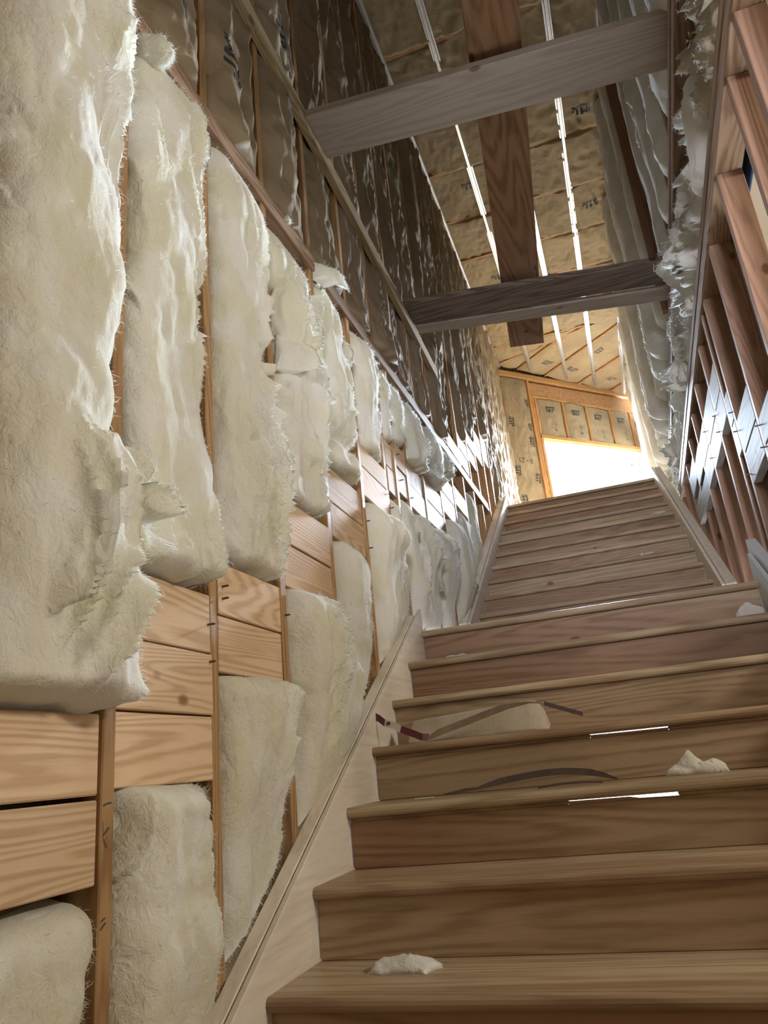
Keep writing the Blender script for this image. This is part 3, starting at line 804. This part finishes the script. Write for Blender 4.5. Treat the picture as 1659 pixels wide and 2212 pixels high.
# ---- ceiling kraft batts ----
CG = 'kraft-faced batts between the ceiling joists'
rows = [JY[i:i + 2] for i in range(len(JY) - 1)]
for i, (ya, yb) in enumerate(rows):
    n = len(rows) - i
    ya2, yb2 = ya + .021, yb - .021
    if abs(ya - 7.26) < .01: ya2 = 7.26 + .086
    for h, (xa, xb) in enumerate(((-.06, .905), (.915, 2.05))):
        g, at = kraft_sheet((xa, ya2, CZ + .028), EX, EY, -EZ, xb - xa, 0., yb2 - ya2, 700 + i * 9 + h * 4, pillow=.024, fold=.034, crum=.013, res=.017, thick=.05, sfreq=2.6, lfreq=1.8)
        o = g.build('kraft_batt', KRAFT_LIT, smooth=True, label='crumpled brown paper-faced ceiling batt, %s half of the %s joist bay before the hip' % (('left', 'right')[h], ORD[n]), cat='insulation', group=CG)
        if ya > 1.9 and (i + h) % 2 == 0:
            stamp(at, JM, (xb - xa) * (.42 if h == 0 else .55), (yb2 - ya2) * (.35 + .3 * ((i * 7 + h * 3) % 3) / 2), .17, 2 if (i + h) % 2 else 0, o)
g, at = kraft_sheet((-.06, 8.0, CZ + .028), EX, EY, -EZ, 1.25, 0., lambda a: .47 - .35 * a, 690, pillow=.02, fold=.02, crum=.01, res=.02, thick=.05, sfreq=2.6, lfreq=1.8)
o = g.build('kraft_batt', KRAFT_LIT, smooth=True, label='narrow triangular brown paper-faced ceiling batt along the hip rafter', cat='insulation', group=CG)
# past the hip: fan of bays square to the far wall
edges = [0.0] + JS + [3.6]
for i in range(len(edges) - 1):
    s0, s1 = edges[i] + .022, edges[i + 1] - .022
    a0, b0 = hip_hit(s0); a1, b1 = hip_hit(s1)
    l0, l1 = np.linalg.norm(b0 - a0), np.linalg.norm(b1 - a1)
    zf = lambda a, l0=l0, l1=l1, s0=s0, s1=s1: np.maximum(l0 + (l1 - l0) * a / (s1 - s0) - .03, .05)
    o3 = FP0 + FD * s0 + EZ * (CZ + .03) + FN * .004
    g, at = kraft_sheet(o3, FD, FN, -EZ, s1 - s0, 0., zf, 900 + i * 6, pillow=.03, fold=.012, crum=.008, res=.024, thick=.05, sfreq=2.5, lfreq=1.2)
    o = g.build('kraft_batt', KRAFT_LIT, smooth=True, label='brown paper-faced ceiling batt square to the window wall, %s from the left corner' % ORD[i + 1], cat='insulation', group='kraft-faced batts in the hip of the ceiling')
    if i > 0:
        for bq in (.35, .95, 1.5):
            if bq < min(l0, l1) - .15: stamp(at, JM, (s1 - s0) * (.35 + .2 * (i % 2)), bq, .17, 2 if bq != .95 else 3, o)

# ---- far wall kraft batts ----
FG = 'kraft-faced batts in the window wall'
EZT = np.array([0, 0, 1.])
def far_sheet(s0, s1, z0, z1, seed, label, marks):
    org = fw(s0, 0, -.03)
    g, at = kraft_sheet(org, FD + EZ * .045, EZT, FN, s1 - s0, z0, z1, seed, pillow=.03, fold=.014, crum=.009, res=.02, thick=.06, sfreq=3., lfreq=3.)
    o = g.build('kraft_batt', KRAFT_LIT, smooth=True, label=label, cat='insulation', group=FG)
    for bm, a, z, wd, rq in marks:
        stamp(at, bm, a, z, wd, rq, o)
far_sheet(.01, .553, 3.1, 6.03, 1000, 'tall brown paper-faced batt left of the window with printed marks', [(JM, .46, 4.95, .16, 1), (JM, .10, 5.25, .16, 1), (JM, .47, 5.62, .13, 1), (JM, .08, 4.45, .16, 1), (JM, .46, 4.35, .16, 1), (R21, .25, 4.62, .26, 2), (JM, .12, 3.98, .18, 1), (JM, .46, 5.2, .12, 1)])
for i, (s0, s1) in enumerate([(.707, 1.241), (1.289, 1.761), (1.809, 2.321), (2.369, 2.816), (2.864, 3.018)]):
    far_sheet(s0, s1, 5.09, 5.733, 1020 + i * 7, 'small brown paper-faced batt over the window, %s from the left' % ORD[i + 1],
              [(JM, (s1 - s0) * .45, 5.55, .17, 2), (R21, (s1 - s0) * .55, 5.26, .16, 1)] if i < 4 else [(JM, .075, 5.5, .14, 1)])

# ---- right wall, upper pale batts ----
RG = 'pale batts hanging on the upper right wall'
for i in range(len(RU) - 1):
    y0, y1 = RU[i] + SW, RU[i + 1] - SW
    n = len(RU) - 1 - i
    if abs(RU[i + 1] - 3.42) < .01: continue
    d = np.array([.030, 1, 0]); d /= np.linalg.norm(d)
    g = fibre_batt((xru(y0), y0, 0), d, EZ, -EX, y1 - y0, 3.50 if y1 < 8.8 else 3.2, 6.19, .04 if y1 < 3.0 else .09 + .035 * ((i * 5) % 3), 1200 + i * 5, .017, torn=.35, hairs=500, rough=.55, top_round=.04, bot_round=.1, calm=True)
    g.build('insulation_batt', [FIBG, WISP], smooth=True, label='pale white batt bulging from the upper right wall, %s from the window end' % ORD[n] if n < 23 else 'pale white batt on the upper right wall, farthest from the window end, %s' % ('behind the plank' if n == 23 else ('near the viewer' if n == 24 else 'overhead')), cat='insulation', group=RG)

# ---- rim joist cavity tufts on the right ----
TG = 'torn tufts stuffed in the right rim joist cavity'
ys = np.linspace(-.7, 8.3, 27)
for i in range(len(ys) - 1):
    y0, y1 = ys[i], ys[i + 1] - .03
    n = len(ys) - 1 - i
    rs = np.random.default_rng(60 + i)
    z0 = 2.775 + rs.uniform(0, .05); z1 = 3.35 - rs.uniform(0, .04)
    d = np.array([.02, 1, 0]); d /= np.linalg.norm(d)
    g = fibre_batt((xru((y0 + y1) / 2) + .05, y0, 0), d, EZ, -EX, y1 - y0, z0, z1, .05 + rs.uniform(-.04, .05), 1500 + i * 7, .013, back=.06, torn=1.0, rough=2.6, hairs=1500, top_round=.06)
    g.build('insulation_tuft', [FIBG if i > 4 else FIBT, WISP], smooth=True, label='torn white insulation tuft between the plates of the right wall, %s from the stair head' % ORD[n] if n < 23 else 'torn tan insulation piece between right wall plates, %s' % ('above the dark plank' if n == 23 else 'near the top edge' if n == 24 else 'at the top edge' if n == 25 else 'beyond the top edge'), cat='insulation', group=TG)

# ---- loose tufts clinging to the left wall ----
for n_, (y, z, sy, sz, dp, lb) in enumerate([(-.42, 2.60, .08, .10, .035, 'white tuft sticking out under the long plate, nearest the left edge'), (.90, 2.70, .09, .10, .05, 'round white tuft caught over the long plate at the fourth bay'),
        (.57, 2.80, .06, .13, .03, 'thin torn white wisp hanging on the brown paper above the plate'), (.49, 2.03, .16, .17, .07, 'puffy white tuft bursting out beside the third batt'),
        (-.515, 1.10, .11, .26, .045, 'big ragged flap torn off the first batt, hanging over the stud')]):
    eb_ = np.array([0, -.38 if n_ == 4 else .12 * (n_ - 1), 1.]); eb_ /= np.linalg.norm(eb_)
    g = fibre_batt((XW + (.045 if n_ == 4 else .012), y - sy / 2, z), EY, eb_, EX, sy, -sz / 2, sz / 2, dp, 2100 + n_ * 9, .0045, back=.01, torn=1., rough=1.7, hairs=1500, top_round=sz * .6, bot_round=sz * .3, pexp=1.8)
    g.build('insulation_tuft', [FIB, WISP], smooth=True, label=lb, cat='insulation')

# ---- scraps on the stairs and wall ----
def scrap(center, sx, sy, sz, seed, label, mt=FIBG, rotz=0., name='insulation_scrap'):
    ea = np.array([math.cos(rotz), math.sin(rotz), 0]); eb = np.array([-math.sin(rotz), math.cos(rotz), 0])
    org = np.asarray(center, float) - ea * sx / 2 - eb * sy / 2
    nu, nv = 26, 18
    u = np.linspace(0, 1, nu)[:, None]; v = np.linspace(0, 1, nv)[None, :]
    e = np.clip((1 - np.abs(2 * u - 1) ** 2.2) * (1 - np.abs(2 * v - 1) ** 2.2), 0, 1) ** .5
    h = sz * e * (.72 + .42 * fbm(u * 3.0, v * 2.2, seed, 2)) + .004 * e * fbm(u * 14, v * 9, seed + 8, 2)
    du = sx * .10 * fbm(u * 4, v * 4, seed + 3, 2); dv = sy * .10 * fbm(u * 4, v * 4, seed + 5, 2)
    P = org + (u * sx + du)[..., None] * ea + (v * sy + dv)[..., None] * eb + np.maximum(h, 0)[..., None] * EZ
    g = G(); idx = g.grid(P)
    rim = np.concatenate([idx[:, 0], idx[-1, 1:], idx[-2::-1, -1], idx[0, -2:0:-1]]).tolist()
    g.f.append(tuple(int(t) for t in rim[::-1])); g.m.append(0)
    return g.build(name, mt, smooth=True, label=label, cat='scrap')
scrap((.275, .235, .0), .18, .10, .034, 3, 'grey fluff scrap on the lowest visible stair tread')
scrap((1.12, .88, .38), .17, .055, .06, 5, 'pale fluff scrap against the riser above the dark strap')
scrap((.17, 1.80, .95), .19, .06, .055, 8, 'small pale fluff scrap on the tread just under the landing')
scrap((1.53, 1.80, .95), .14, .07, .09, 11, 'round pale fluff clump beside the right skirt under the landing')
scrap((1.28, UY + 2 * URUN + .03, UZ + URISE * 2), .10, .05, .03, 13, 'tiny white fluff bit on the right of the upper flight')
scrap((1.50, UY + 5 * URUN + .04, UZ + URISE * 5), .12, .05, .03, 15, 'tiny white fluff bit at the right end of a high tread')
scrap((1.42, .57, .19), .03, .03, .02, 17, 'white crumb at the back of a lower tread, right side')
def slab():
    nu, nv = 40, 10
    u = np.linspace(0, 1, nu)[:, None]; v = np.linspace(0, 1, nv)[None, :]
    h = (.088 + .030 * u + .004 * fbm(u * 8, 0 * v, 77, 2)) * np.sqrt(np.clip(1 - np.clip((u - .88) / .12, 0, 1) ** 2, .02, 1))
    x = .10 + .55 * u + 0 * v
    y = 1.045 + .105 * v + .004 * fbm(u * 6, v * 3, 78, 2)
    z = .5715 + h * v
    P = np.stack([x, y, z], -1)
    g = G(); idx = g.grid(P); B = P + np.array([0, .012, -.003]); B[:, 0, 2] = .5715; ib = g.grid(B[:, ::-1])[:, ::-1]
    r1 = np.concatenate([idx[:, 0], idx[-1, 1:], idx[-2::-1, -1], idx[0, -2:0:-1]]).tolist(); r2 = np.concatenate([ib[:, 0], ib[-1, 1:], ib[-2::-1, -1], ib[0, -2:0:-1]]).tolist()
    for k in range(len(r1)):
        q = (k + 1) % len(r1); g.f.append((r1[q], r1[k], r2[k], r2[q])); g.m.append(0)
    g.build('insulation_scrap', FIBT, smooth=True, label='long flat pale piece leaning on the riser behind the folded brown strip', cat='scrap')
slab()
def strip(pts, wv, wid_, mats_, name, label, thick=.0015, seg_m=None):
    # ribbon through pts, width along wv
    pts = np.asarray(pts, float); wv = np.asarray(wv, float); g = G()
    ws = wid_ if isinstance(wid_, (list, tuple)) else [wid_] * len(pts)
    for k in range(len(pts) - 1):
        a, b_ = pts[k], pts[k + 1]
        d = (b_ - a) / np.linalg.norm(b_ - a); nrm = np.cross(d, wv); nrm /= np.linalg.norm(nrm)
        V = [a, b_, b_ + wv * ws[k + 1], a + wv * ws[k]]; V += [p_ + nrm * thick for p_ in V]
        g.add(V, [(3, 2, 1, 0), (4, 5, 6, 7), (0, 1, 5, 4), (1, 2, 6, 5), (2, 3, 7, 6), (3, 0, 4, 7)], seg_m[k] if seg_m else 0)
    return g.build(name, mats_, label=label, cat='strap')
tt = np.linspace(0, 1, 16)
strip([(.29 + .58 * t, .80 + .02 * math.sin(t * 3), .383 + .030 * math.sin(math.pi * t ** 1.6) + .004) for t in tt], (0, .25, .95), [.004, .008, .012, .008, .016] + [.022] * 9 + [.016, .006], STRAP, 'packing_strap', 'dark curved strap lying on the fourth tread up in view')
strip([(.62 + .22 * t, .74, .383 + .006 * math.sin(math.pi * t)) for t in tt[::2]], (0, .9, .2), .02, STRAP, 'packing_strap', 'short dark strap piece under the end of the long curved one')
strip([(.19 + .07 * t, .77, .382) for t in tt[::5]], (0, .9, .1), .02, LABEL, 'paper_tag', 'small white tag lying left of the dark curved strap')
RT = [(-.045, 1.02, .695), (.01, 1.0, .665), (.035, .99, .645), (.075, .985, .63), (.10, .98, .615), (.14, .97, .598), (.19, .955, .576), (.215, .95, .574)]
strip(RT, (.28, .1, .95), .026, [RED, LABEL, STRAPB], 'printed_tape', 'dark red and white printed tape bent against the left skirt', seg_m=[0, 0, 1, 1, 0, 0, 2])
g = G(); g.box(.047, .063, .9835, .985, .648, .66); g.build('tape_print', GREEN, bpy.data.objects['printed_tape'])
strip([(.215 + .31 * t, .95 + .05 * t, .575 + .082 * t) for t in tt] + [(.60, 1.0, .667), (.645, 1.0, .662)], (-.06, .1, .95), [.012, .02] + [.026] * 12 + [.024, .018, .008, .004], STRAPB, 'kraft_strip', 'brown folded strip rising to the right of the printed tape')
strip([(.655 + .13 * t, .98, .652 - .052 * t) for t in tt], (.12, .1, .95), .016, STRAP, 'packing_strap', 'short dark strap sloping down behind the brown folded strip')

for o in bpy.data.objects:
    if 'org_tmp' in o: del o['org_tmp']
